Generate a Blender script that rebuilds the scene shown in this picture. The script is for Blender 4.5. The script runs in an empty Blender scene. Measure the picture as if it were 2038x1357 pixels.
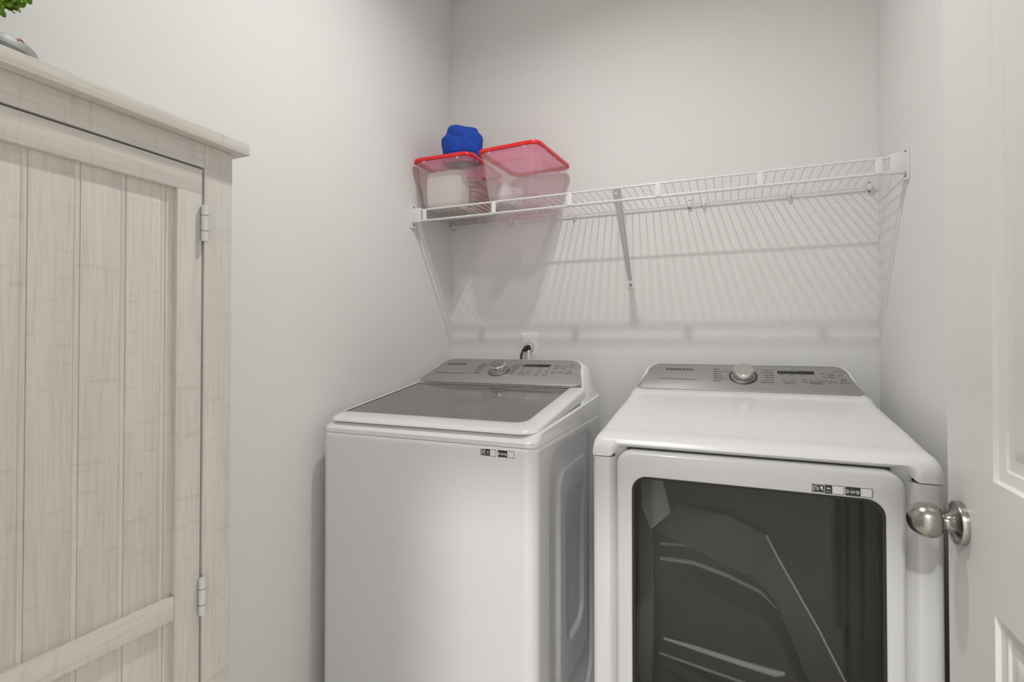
import bpy, bmesh, math, random
from mathutils import Vector, Matrix
random.seed(7)
S = bpy.context.scene
COL = S.collection
R = math.radians

# ------------------------------------------------------------------ camera
W = 1.569                     # room width, back left corner of the room is the origin
CEIL = 2.72
cam_d = bpy.data.cameras.new('camera')
cam = bpy.data.objects.new('camera', cam_d)
COL.objects.link(cam)
cam_d.sensor_width = 36.0
cam_d.lens = 1036.0 / 2038.0 * 36.0
cam_d.shift_y = -15.2 / 2038.0
cam_d.clip_start = 0.01
cam.location = (1.125, -2.0, 1.24)
cam.rotation_euler = (R(90.7), 0, R(22.7))
S.camera = cam

# ------------------------------------------------------------------ world, exposure
wd = bpy.data.worlds.new('world')
S.world = wd
wd.use_nodes = True
wd.node_tree.nodes['Background'].inputs[0].default_value = (0.9, 0.92, 1.0, 1)
wd.node_tree.nodes['Background'].inputs[1].default_value = 0.3
S.view_settings.view_transform = 'Standard'
S.view_settings.look = 'None'
S.view_settings.gamma = 1.0
S.view_settings.use_curve_mapping = False
S.view_settings.exposure = 0.0
S.cycles.max_bounces = 8
S.cycles.diffuse_bounces = 6
S.cycles.caustics_reflective = False
S.cycles.caustics_refractive = False
LAMP_POS = (0.77, -0.97, 2.707)   # flush round downlight
LAMP_W = 11.4
LAMP_R = 0.034
HALL_POS = (1.00, -3.10, 2.692)
HALL_W = 60.0
HALL_R = 0.08

# ------------------------------------------------------------------ materials
MATS = {}


def new_mat(name):
    m = bpy.data.materials.new(name)
    m.use_nodes = True
    nt = m.node_tree
    return m, nt, nt.nodes['Principled BSDF']


def pm(name, col, rough=0.5, metal=0.0, coat=0.0, spec=0.5, bump=0.0, bscale=200.0, emit=None, vary=0.0, vscale=3.0, coat_rough=0.05):
    m, nt, b = new_mat(name)
    N = nt.nodes
    b.inputs['Base Color'].default_value = (*col, 1)
    b.inputs['Roughness'].default_value = rough
    b.inputs['Metallic'].default_value = metal
    b.inputs['Coat Weight'].default_value = coat
    b.inputs['Coat Roughness'].default_value = coat_rough
    b.inputs['Specular IOR Level'].default_value = spec
    tc = N.new('ShaderNodeTexCoord')
    no = N.new('ShaderNodeTexNoise')
    no.inputs['Scale'].default_value = bscale
    no.inputs['Detail'].default_value = 3
    nt.links.new(tc.outputs['Object'], no.inputs['Vector'])
    if bump > 0:
        bp = N.new('ShaderNodeBump')
        bp.inputs['Strength'].default_value = bump
        bp.inputs['Distance'].default_value = 0.002
        nt.links.new(no.outputs['Fac'], bp.inputs['Height'])
        nt.links.new(bp.outputs['Normal'], b.inputs['Normal'])
    if vary > 0:
        n2 = N.new('ShaderNodeTexNoise')
        n2.inputs['Scale'].default_value = vscale
        n2.inputs['Detail'].default_value = 1
        nt.links.new(tc.outputs['Object'], n2.inputs['Vector'])
        mx = N.new('ShaderNodeMix')
        mx.data_type = 'RGBA'
        mx.inputs[6].default_value = (*[c * (1 - vary) for c in col], 1)
        mx.inputs[7].default_value = (*[min(1, c * (1 + vary)) for c in col], 1)
        nt.links.new(n2.outputs['Fac'], mx.inputs[0])
        nt.links.new(mx.outputs[2], b.inputs['Base Color'])
    if emit:
        b.inputs['Emission Color'].default_value = (*col, 1)
        b.inputs['Emission Strength'].default_value = emit
    MATS[name] = m
    return m


def brushed(name, col, rough, axis, scale=60.0, amount=0.12, aniso=0.0, metal=1.0):
    """metal with fine streaks running along one axis"""
    m, nt, b = new_mat(name)
    N = nt.nodes
    b.inputs['Metallic'].default_value = metal
    tc = N.new('ShaderNodeTexCoord')
    mp = N.new('ShaderNodeMapping')
    sc = [scale * 12] * 3
    sc[axis] = scale * 0.15
    mp.inputs['Scale'].default_value = sc
    no = N.new('ShaderNodeTexNoise')
    no.inputs['Scale'].default_value = 1.0
    no.inputs['Detail'].default_value = 2
    nt.links.new(tc.outputs['Object'], mp.inputs['Vector'])
    nt.links.new(mp.outputs['Vector'], no.inputs['Vector'])
    mx = N.new('ShaderNodeMix')
    mx.data_type = 'RGBA'
    mx.inputs[6].default_value = (*[c * (1 - amount) for c in col], 1)
    mx.inputs[7].default_value = (*[min(1, c * (1 + amount)) for c in col], 1)
    nt.links.new(no.outputs['Fac'], mx.inputs[0])
    nt.links.new(mx.outputs[2], b.inputs['Base Color'])
    mr = N.new('ShaderNodeMapRange')
    mr.inputs['To Min'].default_value = rough * 0.8
    mr.inputs['To Max'].default_value = rough * 1.2
    nt.links.new(no.outputs['Fac'], mr.inputs['Value'])
    nt.links.new(mr.outputs['Result'], b.inputs['Roughness'])
    b.inputs['Anisotropic'].default_value = aniso
    MATS[name] = m
    return m


def wood(name, axis, seed):
    """whitewashed wood, grain running along one axis"""
    m, nt, b = new_mat(name)
    N = nt.nodes
    L = nt.links.new
    tc = N.new('ShaderNodeTexCoord')

    def noise(scale, det, off, rough=0.6):
        mp = N.new('ShaderNodeMapping')
        mp.inputs['Scale'].default_value = scale
        mp.inputs['Location'].default_value = (off, off * 1.7, off * .6)
        no = N.new('ShaderNodeTexNoise')
        no.inputs['Scale'].default_value = 1.0
        no.inputs['Detail'].default_value = det
        no.inputs['Roughness'].default_value = rough
        L(tc.outputs['Object'], mp.inputs['Vector'])
        L(mp.outputs['Vector'], no.inputs['Vector'])
        return no
    fine = [260.0] * 3
    fine[axis] = 9.0
    broad = [26.0] * 3
    broad[axis] = 2.2
    n1 = noise(fine, 3, seed, 0.7)
    n2 = noise(broad, 2, seed + 3.1)
    cross = [14.0, 14.0, 14.0]
    cross[axis] = 90.0
    n3 = noise(cross, 2, seed + 7.7)
    r1 = N.new('ShaderNodeValToRGB')
    r1.color_ramp.elements[0].position = 0.28
    r1.color_ramp.elements[0].color = (0.60, 0.565, 0.525, 1)
    r1.color_ramp.elements[1].position = 0.55
    r1.color_ramp.elements[1].color = (0.69, 0.66, 0.62, 1)
    L(n1.outputs['Fac'], r1.inputs['Fac'])
    r2 = N.new('ShaderNodeValToRGB')
    r2.color_ramp.elements[0].position = 0.3
    r2.color_ramp.elements[0].color = (0.92, 0.91, 0.90, 1)
    r2.color_ramp.elements[1].position = 0.7
    r2.color_ramp.elements[1].color = (1.04, 1.03, 1.02, 1)
    L(n2.outputs['Fac'], r2.inputs['Fac'])
    r3 = N.new('ShaderNodeValToRGB')
    r3.color_ramp.elements[0].position = 0.30
    r3.color_ramp.elements[0].color = (0.90, 0.885, 0.87, 1)
    r3.color_ramp.elements[1].position = 0.40
    r3.color_ramp.elements[1].color = (1, 1, 1, 1)
    L(n3.outputs['Fac'], r3.inputs['Fac'])
    a = N.new('ShaderNodeMix')
    a.data_type = 'RGBA'
    a.blend_type = 'MULTIPLY'
    a.inputs[0].default_value = 1.0
    L(r1.outputs['Color'], a.inputs[6])
    L(r2.outputs['Color'], a.inputs[7])
    c = N.new('ShaderNodeMix')
    c.data_type = 'RGBA'
    c.blend_type = 'MULTIPLY'
    c.inputs[0].default_value = 0.75
    L(a.outputs[2], c.inputs[6])
    L(r3.outputs['Color'], c.inputs[7])
    L(c.outputs[2], b.inputs['Base Color'])
    b.inputs['Roughness'].default_value = 0.62
    bp = N.new('ShaderNodeBump')
    bp.inputs['Strength'].default_value = 0.25
    bp.inputs['Distance'].default_value = 0.0006
    L(n1.outputs['Fac'], bp.inputs['Height'])
    L(bp.outputs['Normal'], b.inputs['Normal'])
    MATS[name] = m
    return m


def clear_plastic(name, col, clear, rough=0.12, transl=0.6, see=(1, 1, 1)):
    """thin plastic sheet: partly see-through, partly milky, glossy on top"""
    m, nt, b = new_mat(name)
    N = nt.nodes
    L = nt.links.new
    N.remove(b)
    out = N['Material Output']
    tr = N.new('ShaderNodeBsdfTransparent')
    tr.inputs[0].default_value = (*see, 1)
    df = N.new('ShaderNodeBsdfDiffuse')
    df.inputs[0].default_value = (*col, 1)
    tl = N.new('ShaderNodeBsdfTranslucent')
    tl.inputs[0].default_value = (*col, 1)
    gl = N.new('ShaderNodeBsdfGlossy')
    gl.inputs['Roughness'].default_value = rough
    lw = N.new('ShaderNodeLayerWeight')
    lw.inputs['Blend'].default_value = 0.5
    p5 = N.new('ShaderNodeMath')
    p5.operation = 'POWER'
    p5.inputs[1].default_value = 5.0
    fr = N.new('ShaderNodeMath')
    fr.operation = 'MULTIPLY_ADD'
    fr.inputs[1].default_value = 0.95
    fr.inputs[2].default_value = 0.04
    L(lw.outputs['Facing'], p5.inputs[0])
    L(p5.outputs[0], fr.inputs[0])
    m1 = N.new('ShaderNodeMixShader')
    m1.inputs[0].default_value = transl
    L(df.outputs[0], m1.inputs[1])
    L(tl.outputs[0], m1.inputs[2])
    m2 = N.new('ShaderNodeMixShader')
    m2.inputs[0].default_value = 1 - clear
    L(tr.outputs[0], m2.inputs[1])
    L(m1.outputs[0], m2.inputs[2])
    m3 = N.new('ShaderNodeMixShader')
    L(fr.outputs[0], m3.inputs[0])
    L(m2.outputs[0], m3.inputs[1])
    L(gl.outputs[0], m3.inputs[2])
    L(m3.outputs[0], out.inputs['Surface'])
    MATS[name] = m
    return m


pm('wall_paint', (0.815, 0.814, 0.803), 0.75, vary=0.012, vscale=2.0, spec=0.25)
pm('ceiling_paint', (0.80, 0.795, 0.78), 0.9, spec=0.2)
pm('trim_paint', (0.80, 0.795, 0.775), 0.38, spec=0.5, vary=0.01, vscale=3)
pm('floor_vinyl', (0.66, 0.64, 0.61), 0.45, vary=0.15, vscale=6)
pm('appliance_white', (0.80, 0.80, 0.815), 0.32, coat=0.5, coat_rough=0.12, spec=0.5)
pm('appliance_gloss', (0.84, 0.84, 0.85), 0.2, coat=0.7, coat_rough=0.04, spec=0.5)
pm('appliance_lit_top', (0.90, 0.90, 0.905), 0.3, coat=0.5, coat_rough=0.1)  # same white made paler, lamplight on the dryer top put into the colour
pm('appliance_shaded_door', (0.70, 0.70, 0.715), 0.3, coat=0.5, coat_rough=0.08)  # same white made darker, dimmer light on the dryer door put into the colour
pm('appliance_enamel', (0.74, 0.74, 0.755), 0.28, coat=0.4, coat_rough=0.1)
pm('seam_dark', (0.03, 0.03, 0.03), 0.6)
pm('smoked_glass', (0.14, 0.138, 0.13), 0.03, spec=0.95, coat=0.0)
brushed('console_silver', (0.37, 0.365, 0.355), 0.5, 0, 50, 0.10, metal=0.45)
pm('print_dark', (0.035, 0.035, 0.04), 0.5)
pm('print_dim', (0.22, 0.22, 0.20), 0.5)
pm('print_light', (0.62, 0.62, 0.62), 0.5)
pm('print_white', (0.85, 0.85, 0.84), 0.5)
pm('display_black', (0.008, 0.008, 0.009), 0.08, spec=0.5)
pm('led_amber', (0.55, 0.5, 0.35), 0.4)
brushed('knob_metal', (0.60, 0.58, 0.55), 0.24, 2, 40, 0.14)
pm('chrome', (0.78, 0.78, 0.78), 0.08, metal=1.0)
brushed('nickel', (0.40, 0.38, 0.35), 0.25, 2, 60, 0.18)
pm('nickel_dark', (0.12, 0.11, 0.10), 0.4, metal=1.0)
pm('wire_white', (0.82, 0.82, 0.81), 0.3, coat=0.3)
pm('clip_white', (0.80, 0.80, 0.79), 0.4)
pm('screw_steel', (0.30, 0.29, 0.27), 0.35, metal=1.0)
pm('outlet_white', (0.86, 0.86, 0.85), 0.3)
pm('cord_black', (0.012, 0.012, 0.013), 0.4)
pm('hinge_metal', (0.74, 0.74, 0.72), 0.35, metal=0.15)
wood('wood_z', 2, 0.0)
wood('wood_z2', 2, 4.0)
wood('wood_y', 1, 9.0)
pm('cabinet_inside', (0.10, 0.08, 0.065), 0.8)
clear_plastic('bin_clear', (0.92, 0.88, 0.90), 0.68, 0.07)
clear_plastic('lid_panel', (0.88, 0.10, 0.26), 0.42, 0.3, 0.9, (1, .55, .72))
pm('lid_red', (0.78, 0.012, 0.016), 0.3, coat=0.2)
pm('tab_clear', (0.75, 0.55, 0.58), 0.3)
pm('cloth_cream', (0.74, 0.71, 0.64), 0.9, bump=0.4, bscale=500)
pm('cloth_pink', (0.62, 0.47, 0.43), 0.9, bump=0.4, bscale=400)
pm('paper_white', (0.75, 0.72, 0.72), 0.7)
pm('hat_blue', (0.007, 0.058, 0.42), 0.85, bump=0.9, bscale=60, vary=0.35, vscale=50)
pm('pot_grey', (0.34, 0.35, 0.34), 0.5, metal=0.3, vary=0.2, vscale=30)
pm('pot_dark', (0.10, 0.105, 0.10), 0.5, metal=0.3)
pm('copper', (0.55, 0.22, 0.12), 0.3, metal=1.0)
pm('bark', (0.10, 0.06, 0.03), 0.9)
pm('moss', (0.07, 0.10, 0.03), 0.95, bump=0.6, bscale=150)
pm('leaf_green', (0.20, 0.38, 0.02), 0.5, vary=0.6, vscale=45)
pm('drum_grey', (0.40, 0.40, 0.385), 0.45, spec=0.4)
pm('drum_dark', (0.15, 0.15, 0.142), 0.5)
pm('baffle_dark', (0.085, 0.085, 0.080), 0.45)
pm('rib_light', (0.62, 0.62, 0.60), 0.35)
pm('gasket', (0.015, 0.015, 0.016), 0.5)
clear_plastic('dryer_glass', (0.02, 0.02, 0.02), 0.9, 0.02, 0.0, (0.62, 0.62, 0.60))

# ------------------------------------------------------------------ mesh helpers
OFF = {}


def root_of(o):
    while o.parent:
        o = o.parent
    return o


def thing(name, label, cat, loc, group=None, world=True):
    o = bpy.data.objects.new(name, None)
    COL.objects.link(o)
    o.empty_display_size = 0.05
    if world:
        o.location = loc
        OFF[o.name] = Vector(loc)
    o['label'] = label
    o['category'] = cat
    if group:
        o['group'] = group
    return o


def mk(name, verts, faces, mat, parent=None, smooth=30.0):
    me = bpy.data.meshes.new(name)
    vs = [Vector(v) for v in verts]
    if parent is not None:
        off = OFF.get(root_of(parent).name, Vector((0, 0, 0)))
    else:
        lo = Vector([min(v[i] for v in vs) for i in range(3)])
        hi = Vector([max(v[i] for v in vs) for i in range(3)])
        off = (lo + hi) / 2
        off.z = lo.z
    me.from_pydata([v - off for v in vs], [], faces)
    bm = bmesh.new()
    bm.from_mesh(me)
    bmesh.ops.recalc_face_normals(bm, faces=bm.faces[:])
    bm.to_mesh(me)
    bm.free()
    o = bpy.data.objects.new(name, me)
    COL.objects.link(o)
    if parent is not None:
        o.parent = parent
    else:
        o.location = off
    if mat:
        me.materials.append(MATS[mat] if isinstance(mat, str) else mat)
    if smooth:
        me.polygons.foreach_set('use_smooth', [True] * len(me.polygons))
        me.set_sharp_from_angle(angle=R(smooth))
    return o


def tag(o, label, cat, group=None, kind=None):
    o['label'] = label
    o['category'] = cat
    if group:
        o['group'] = group
    if kind:
        o['kind'] = kind
    return o


def struct(o):
    o['kind'] = 'structure'
    return o


def bm_out(bm):
    bm.verts.ensure_lookup_table()
    bm.verts.index_update()
    v = [x.co.copy() for x in bm.verts]
    f = [[q.index for q in p.verts] for p in bm.faces]
    bm.free()
    return v, f


def box(lo, hi, bev=0.0, seg=2, edges=None):
    bm = bmesh.new()
    bmesh.ops.create_cube(bm, size=1.0)
    lo, hi = Vector(lo), Vector(hi)
    for v in bm.verts:
        v.co = Vector([(lo[i] + hi[i]) / 2 + v.co[i] * (hi[i] - lo[i]) for i in range(3)])
    if bev > 0:
        ed = bm.edges[:]
        if edges is not None:
            ed = [e for e in ed if abs((e.verts[0].co - e.verts[1].co).normalized()[edges]) > .9]
        bmesh.ops.bevel(bm, geom=ed, offset=bev, segments=seg, profile=0.5, affect='EDGES')
    return bm_out(bm)


def join(*parts):
    V, F = [], []
    for v, f in parts:
        n = len(V)
        V += list(v)
        F += [[i + n for i in q] for q in f]
    return V, F


def xf(vf, M):
    return [M @ Vector(v) for v in vf[0]], vf[1]


def loft(loops, cap0=True, cap1=True, closed=True):
    V, F = [], []
    n = len(loops[0])
    for lp in loops:
        V += [Vector(p) for p in lp]
    for k in range(len(loops) - 1):
        for i in range(n if closed else n - 1):
            j = (i + 1) % n
            F.append([k * n + i, k * n + j, (k + 1) * n + j, (k + 1) * n + i])
    if cap0:
        F.append(list(range(n))[::-1])
    if cap1:
        F.append([(len(loops) - 1) * n + i for i in range(n)])
    return V, F


def rr(x0, x1, y0, y1, r, n=6):
    """rounded rectangle loop in 2D; r one radius or four (x0y0, x1y0, x1y1, x0y1)"""
    if not isinstance(r, (tuple, list)):
        r = (r,) * 4
    pts = []
    for k, (cx, cy, sx, sy) in enumerate([(x0, y0, 1, 1), (x1, y0, -1, 1), (x1, y1, -1, -1), (x0, y1, 1, -1)]):
        rad = r[k]
        ox, oy = cx + sx * rad, cy + sy * rad
        a0 = math.pi + k * math.pi / 2
        for i in range(n + 1):
            a = a0 + math.pi / 2 * i / n
            pts.append((ox + rad * math.cos(a), oy + rad * math.sin(a)))
    return pts


def lathe(prof, org, axis, n=24, cap0=True, cap1=True):
    ax = Vector(axis).normalized()
    u = ax.orthogonal().normalized()
    w = ax.cross(u)
    loops = []
    for r, h in prof:
        loops.append([Vector(org) + ax * h + (u * math.cos(2 * math.pi * i / n) + w * math.sin(2 * math.pi * i / n)) * r for i in range(n)])
    return loft(loops, cap0, cap1)


def tube(pts, r, n=8):
    pts = [Vector(p) for p in pts]
    rs = r if isinstance(r, (list, tuple)) else [r] * len(pts)
    t0 = (pts[1] - pts[0]).normalized()
    u = t0.orthogonal().normalized()
    loops = []
    for k, p in enumerate(pts):
        if k == 0:
            t = t0
        elif k == len(pts) - 1:
            t = (pts[k] - pts[k - 1]).normalized()
        else:
            t = ((pts[k + 1] - pts[k]).normalized() + (pts[k] - pts[k - 1]).normalized()).normalized()
        u = (u - t * u.dot(t)).normalized()
        w = t.cross(u)
        loops.append([p + (u * math.cos(2 * math.pi * i / n) + w * math.sin(2 * math.pi * i / n)) * rs[k] for i in range(n)])
    return loft(loops)


def prism_x(prof, x0, x1):
    """(y, z) outline extruded along x"""
    return loft([[(x0, y, z) for y, z in prof], [(x1, y, z) for y, z in prof]])


def smooth01(t):
    t = max(0.0, min(1.0, t))
    return t * t * (3 - 2 * t)


def bevel_vf(vf, bev, seg=2, ang=30):
    bm = bmesh.new()
    vs = [bm.verts.new(v) for v in vf[0]]
    for f in vf[1]:
        bm.faces.new([vs[i] for i in f])
    bmesh.ops.recalc_face_normals(bm, faces=bm.faces[:])
    ed = [e for e in bm.edges if len(e.link_faces) == 2 and e.calc_face_angle(0) > R(ang)]
    bmesh.ops.bevel(bm, geom=ed, offset=bev, segments=seg, profile=0.5, affect='EDGES', clamp_overlap=True)
    return bm_out(bm)


def quad_on(P0, ux, uy, x, y, w, h, lift, skew=0.0):
    n = ux.cross(uy).normalized() * lift
    c = [(x, y), (x + w, y), (x + w + skew, y + h), (x + skew, y + h)]
    return [P0 + ux * a + uy * b + n for a, b in c], [[0, 1, 2, 3]]


def text_mesh(txt, size, P0, ux, uy, x, y, lift, shear=0.0, spacing=1.0, bold=0.0, width=None):
    cu = bpy.data.curves.new('t', 'FONT')
    cu.body = txt
    cu.size = 1.0
    cu.space_character = spacing
    cu.shear = shear
    cu.offset = bold
    ob = bpy.data.objects.new('t', cu)
    COL.objects.link(ob)
    dg = bpy.context.evaluated_depsgraph_get()
    me = bpy.data.meshes.new_from_object(ob.evaluated_get(dg))
    vs = [v.co.copy() for v in me.vertices]
    fs = [list(p.vertices) for p in me.polygons]
    bpy.data.objects.remove(ob)
    bpy.data.curves.remove(cu)
    bpy.data.meshes.remove(me)
    n = ux.cross(uy).normalized() * lift
    sx = sy = size
    if width:
        sx = width / max(v.x for v in vs)
    return [P0 + ux * (x + v.x * sx) + uy * (y + v.y * sy) + n for v in vs], fs


# ------------------------------------------------------------------ room shell
FRONT = -2.20
struct(mk('floor', *box((-0.7, -4.5, -0.1), (2.6, 0.1, 0)), 'floor_vinyl', smooth=None))
struct(mk('ceiling', *box((-0.7, -4.5, CEIL), (2.6, 0.1, CEIL + .1)), 'ceiling_paint', smooth=None))
struct(mk('wall_back', *box((-0.1, 0, 0), (W + .1, 0.1, CEIL)), 'wall_paint', smooth=None))
struct(mk('wall_left', *box((-0.1, FRONT, 0), (0, 0, CEIL)), 'wall_paint', smooth=None))
struct(mk('wall_right', *box((W, FRONT, 0), (W + .1, 0, CEIL)), 'wall_paint', smooth=None))
# wall behind the camera, with the doorway the picture is taken from
struct(mk('wall_front', *join(box((-.7, FRONT - .11, 0), (.765, FRONT, CEIL)),
                              box((1.545, FRONT - .11, 0), (2.6, FRONT, CEIL)),
                              box((.765, FRONT - .11, 2.06), (1.545, FRONT, CEIL))), 'wall_paint', smooth=None))
struct(mk('wall_hall', *box((-0.7, -4.5, 0), (2.6, -4.4, CEIL)), 'wall_paint', smooth=None))
struct(mk('wall_hall_left', *box((-0.8, -4.5, 0), (-.7, FRONT - .11, CEIL)), 'wall_paint', smooth=None))
struct(mk('wall_hall_right', *box((2.6, -4.5, 0), (2.7, FRONT - .11, CEIL)), 'wall_paint', smooth=None))
struct(mk('baseboard_left', *box((0, -1.36, 0), (.014, 0, .095), .003), 'trim_paint'))
struct(mk('baseboard_back', *box((.014, -.014, 0), (W - .014, 0, .095), .003), 'trim_paint'))
struct(mk('baseboard_right', *box((W - .014, -1.60, 0), (W, 0, .095), .003), 'trim_paint'))
struct(mk('trim_1', *box((1.478, -1.66, 0), (W, -1.605, 2.08), .004), 'trim_paint'))

# ------------------------------------------------------------------ lamps


def downlight(name, label, pos, watts, rad, col):
    t = thing(name, label, 'lamp', (pos[0], pos[1], CEIL))
    mk('trim_ring', *lathe([(rad + .030, 0), (rad + .028, -.010), (rad + .012, -.024), (rad + .004, -.024), (rad + .004, -.006)], (pos[0], pos[1], CEIL), (0, 0, 1), 32, True, False), 'trim_paint', t)
    ld = bpy.data.lights.new('light', 'AREA')
    ld.shape = 'DISK'
    ld.size = rad * 2
    ld.energy = watts
    ld.color = col
    lo = bpy.data.objects.new('light_disc', ld)
    COL.objects.link(lo)
    lo.parent = t
    lo.location = Vector(pos) - OFF[t.name]


downlight('ceiling_lamp', 'small round flush ceiling lamp in the middle of the laundry room', LAMP_POS, LAMP_W, LAMP_R, (1.0, 0.985, 0.96))
downlight('hall_lamp', 'round flush hall ceiling lamp right outside the doorway', HALL_POS, HALL_W, HALL_R, (1.0, 0.99, 0.97))

# ------------------------------------------------------------------ washer
WX0, WX1, WYF, WYB = .046, .698, -.838, -.165
wa = thing('washing_machine', 'white top-loading washing machine with smoked glass lid beside the left wall', 'washer', (.372, -.5, 0))


def side_push(y, z):
    """pressed panel on the steel side: how far the sheet is pushed in"""
    def rect(y0, y1, z0, z1, r, soft):
        dx = max(y0 + r - y, 0, y - (y1 - r))
        dz = max(z0 + r - z, 0, z - (z1 - r))
        d = math.hypot(dx, dz) - r
        return 1 - smooth01((d + soft) / (2 * soft)) if soft else float(d < 0)
    p = 0.010 * rect(-.715, -.285, .13, .945, .07, .007)
    p -= 0.008 * rect(-.64, -.335, .27, .885, .06, .006)
    p += 0.008 * rect(-.565, -.395, .375, .80, .05, .006)
    return p


def washer_body():
    zs = [.05, .07] + [.09 + i * (.965 - .09) / 90 for i in range(91)] + [.974, .9785]
    r = .034
    plan = []
    ny = 56
    plan += [(WX1 - r + r * math.sin(a), WYF + r - r * math.cos(a)) for a in [R(x) for x in range(0, 91, 10)]]
    plan += [(WX1, WYF + r + (WYB - .01 - WYF - r) * i / ny) for i in range(1, ny + 1)]
    plan += [(WX1 - .01, WYB), (WX0 + .01, WYB), (WX0, WYB - .01)]
    plan += [(WX0, WYF + r)]
    plan += [(WX0 + r - r * math.cos(a), WYF + r - r * math.sin(a)) for a in [R(x) for x in range(10, 91, 10)]]
    loops = []
    for z in zs:
        lp = []
        ins = 0.003 if z > .977 else 0.0
        for x, y in plan:
            if x >= WX1 - 1e-6:
                x = WX1 - side_push(y, z)
            lp.append((x + (ins if x < .3 else -ins), y + (ins if y < -.5 else -ins), z))
        loops.append(lp)
    return loft(loops)


body = mk('body', *washer_body(), 'appliance_white', wa, 40)
sg = rr(WX0 + .006, WX1 - .006, WYF + .006, WYB - .001, (.030, .030, .004, .004), 6)
mk('seam_gap', *loft([[(a, b, z) for a, b in sg] for z in (.974, .985)]), 'seam_dark', wa, None)
for fx in (WX0 + .07, WX1 - .07):
    for fy in (WYF + .08, WYB - .08):
        mk('foot', *lathe([(.02, 0), (.024, .004), (.024, .018), (.012, .022), (.012, .055)], (fx, fy, 0), (0, 0, 1), 16), 'seam_dark', wa)
# deck under the lid, with two ridges
deck = [(-.836, .9796), (-.836, .9905), (-.832, .9945), (-.822, .998), (-.800, 1.0125), (WYB, 1.046), (WYB, .9796)]
dk = []
NDX = 60
for i in range(NDX + 1):
    # x stations bunched at the ends so the front corners round like the body below
    u_ = i / NDX
    xx = WX0 + .001 + (WX1 - WX0 - .002) * (.5 - .5 * math.cos(math.pi * u_))
    e_ = min(xx - WX0, WX1 - xx)
    rc = .032
    back_off = rc - math.sqrt(max(0, rc * rc - max(0, rc - e_) ** 2)) if e_ < rc else 0
    dz_ = .004 * (1 - smooth01(e_ / .006))
    dk.append([(xx, y + (back_off if y < -.79 else 0), z - (dz_ if z > .985 else 0)) for y, z in deck])
mk('top_deck', *loft(dk), 'appliance_gloss', wa, 28)
# lid: white frame, smoked pane
LK = (1.082 - 1.018) / .47


def lid_z(y, up=0.0):
    return 1.019 + (y + .815) * LK + up


lx0, lx1, lyf, lyb = .050, .690, -.822, -.336


def lid_loop(ins, zf, side=1.0):
    a = rr(lx0 + ins * side, lx1 - ins * side, lyf + ins, lyb - ins * .3, (max(.008, .042 - ins), max(.008, .042 - ins), .006, .006), 7)
    return [(x, y, zf(y)) for x, y in a]


def glass_loop(ins, zf):
    a = rr(.056 + ins, .640 - ins, -.752 + ins, -.343 - ins, (.014, .034, .006, .006), 7)
    return [(x, y, zf(y)) for x, y in a]


seam_z = lambda y: 1.0135 + (y + .80) * .0528 if y > -.80 else 1.0135 + (y + .80) * .30
lid_loops = [glass_loop(0, lambda y: lid_z(y, -.012)), glass_loop(0, lambda y: lid_z(y, -.001)), glass_loop(-.003, lambda y: lid_z(y)),
             lid_loop(.014, lambda y: lid_z(y, 0)), lid_loop(.006, lambda y: lid_z(y, -.002)), lid_loop(.0015, lambda y: lid_z(y, -.006)),
             lid_loop(0, lambda y: lid_z(y, -.0095)), lid_loop(.006, lambda y: min(seam_z(y) + .0042, lid_z(y, -.011)), .15),
             lid_loop(.011, lambda y: min(seam_z(y) + .0028, lid_z(y, -.012)), .35)]
lid = mk('lid', *loft(lid_loops, False, False), 'appliance_gloss', wa, 50)
mk('lid_pane', *loft([glass_loop(.0005, lambda y: lid_z(y, -.012)), glass_loop(.0005, lambda y: lid_z(y, -.0015))]), 'smoked_glass', lid, 40)
mk('lid_gap', *loft([lid_loop(.0105, lambda y: seam_z(y) - .004, .4), lid_loop(.0105, lambda y: min(seam_z(y) + .003, lid_z(y, -.012)), .4)]), 'seam_dark', wa, None)
# side joint line of the lid and small vent mark
mk('side_mark', *box((WX1 - .0015, -.56, 1.011), (WX1 + .0004, -.525, 1.0135)), 'print_light', wa, None)


# ------------------------------------------------------------------ console shared by both machines
def outline(cx, hb, hm, ht, L, t0=0.0, ins=0.0, n=8):
    """console outline (x, t): right bottom, up the right side, over the top, down the left"""
    pts = [(hb - ins, t0)]
    tm = L * .62
    pts.append((hm - ins, tm))
    # rounded shoulder from (hm, tm) to (ht, L)
    for i in range(1, n + 1):
        a = math.pi / 2 * i / n
        pts.append((ht + (hm - ht) * math.cos(a) - ins * math.cos(a), tm + (L - tm) * math.sin(a) - ins * math.sin(a)))
    left = [(-x, t) for x, t in reversed(pts)]
    return [(cx + x, t) for x, t in pts + left]


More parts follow.
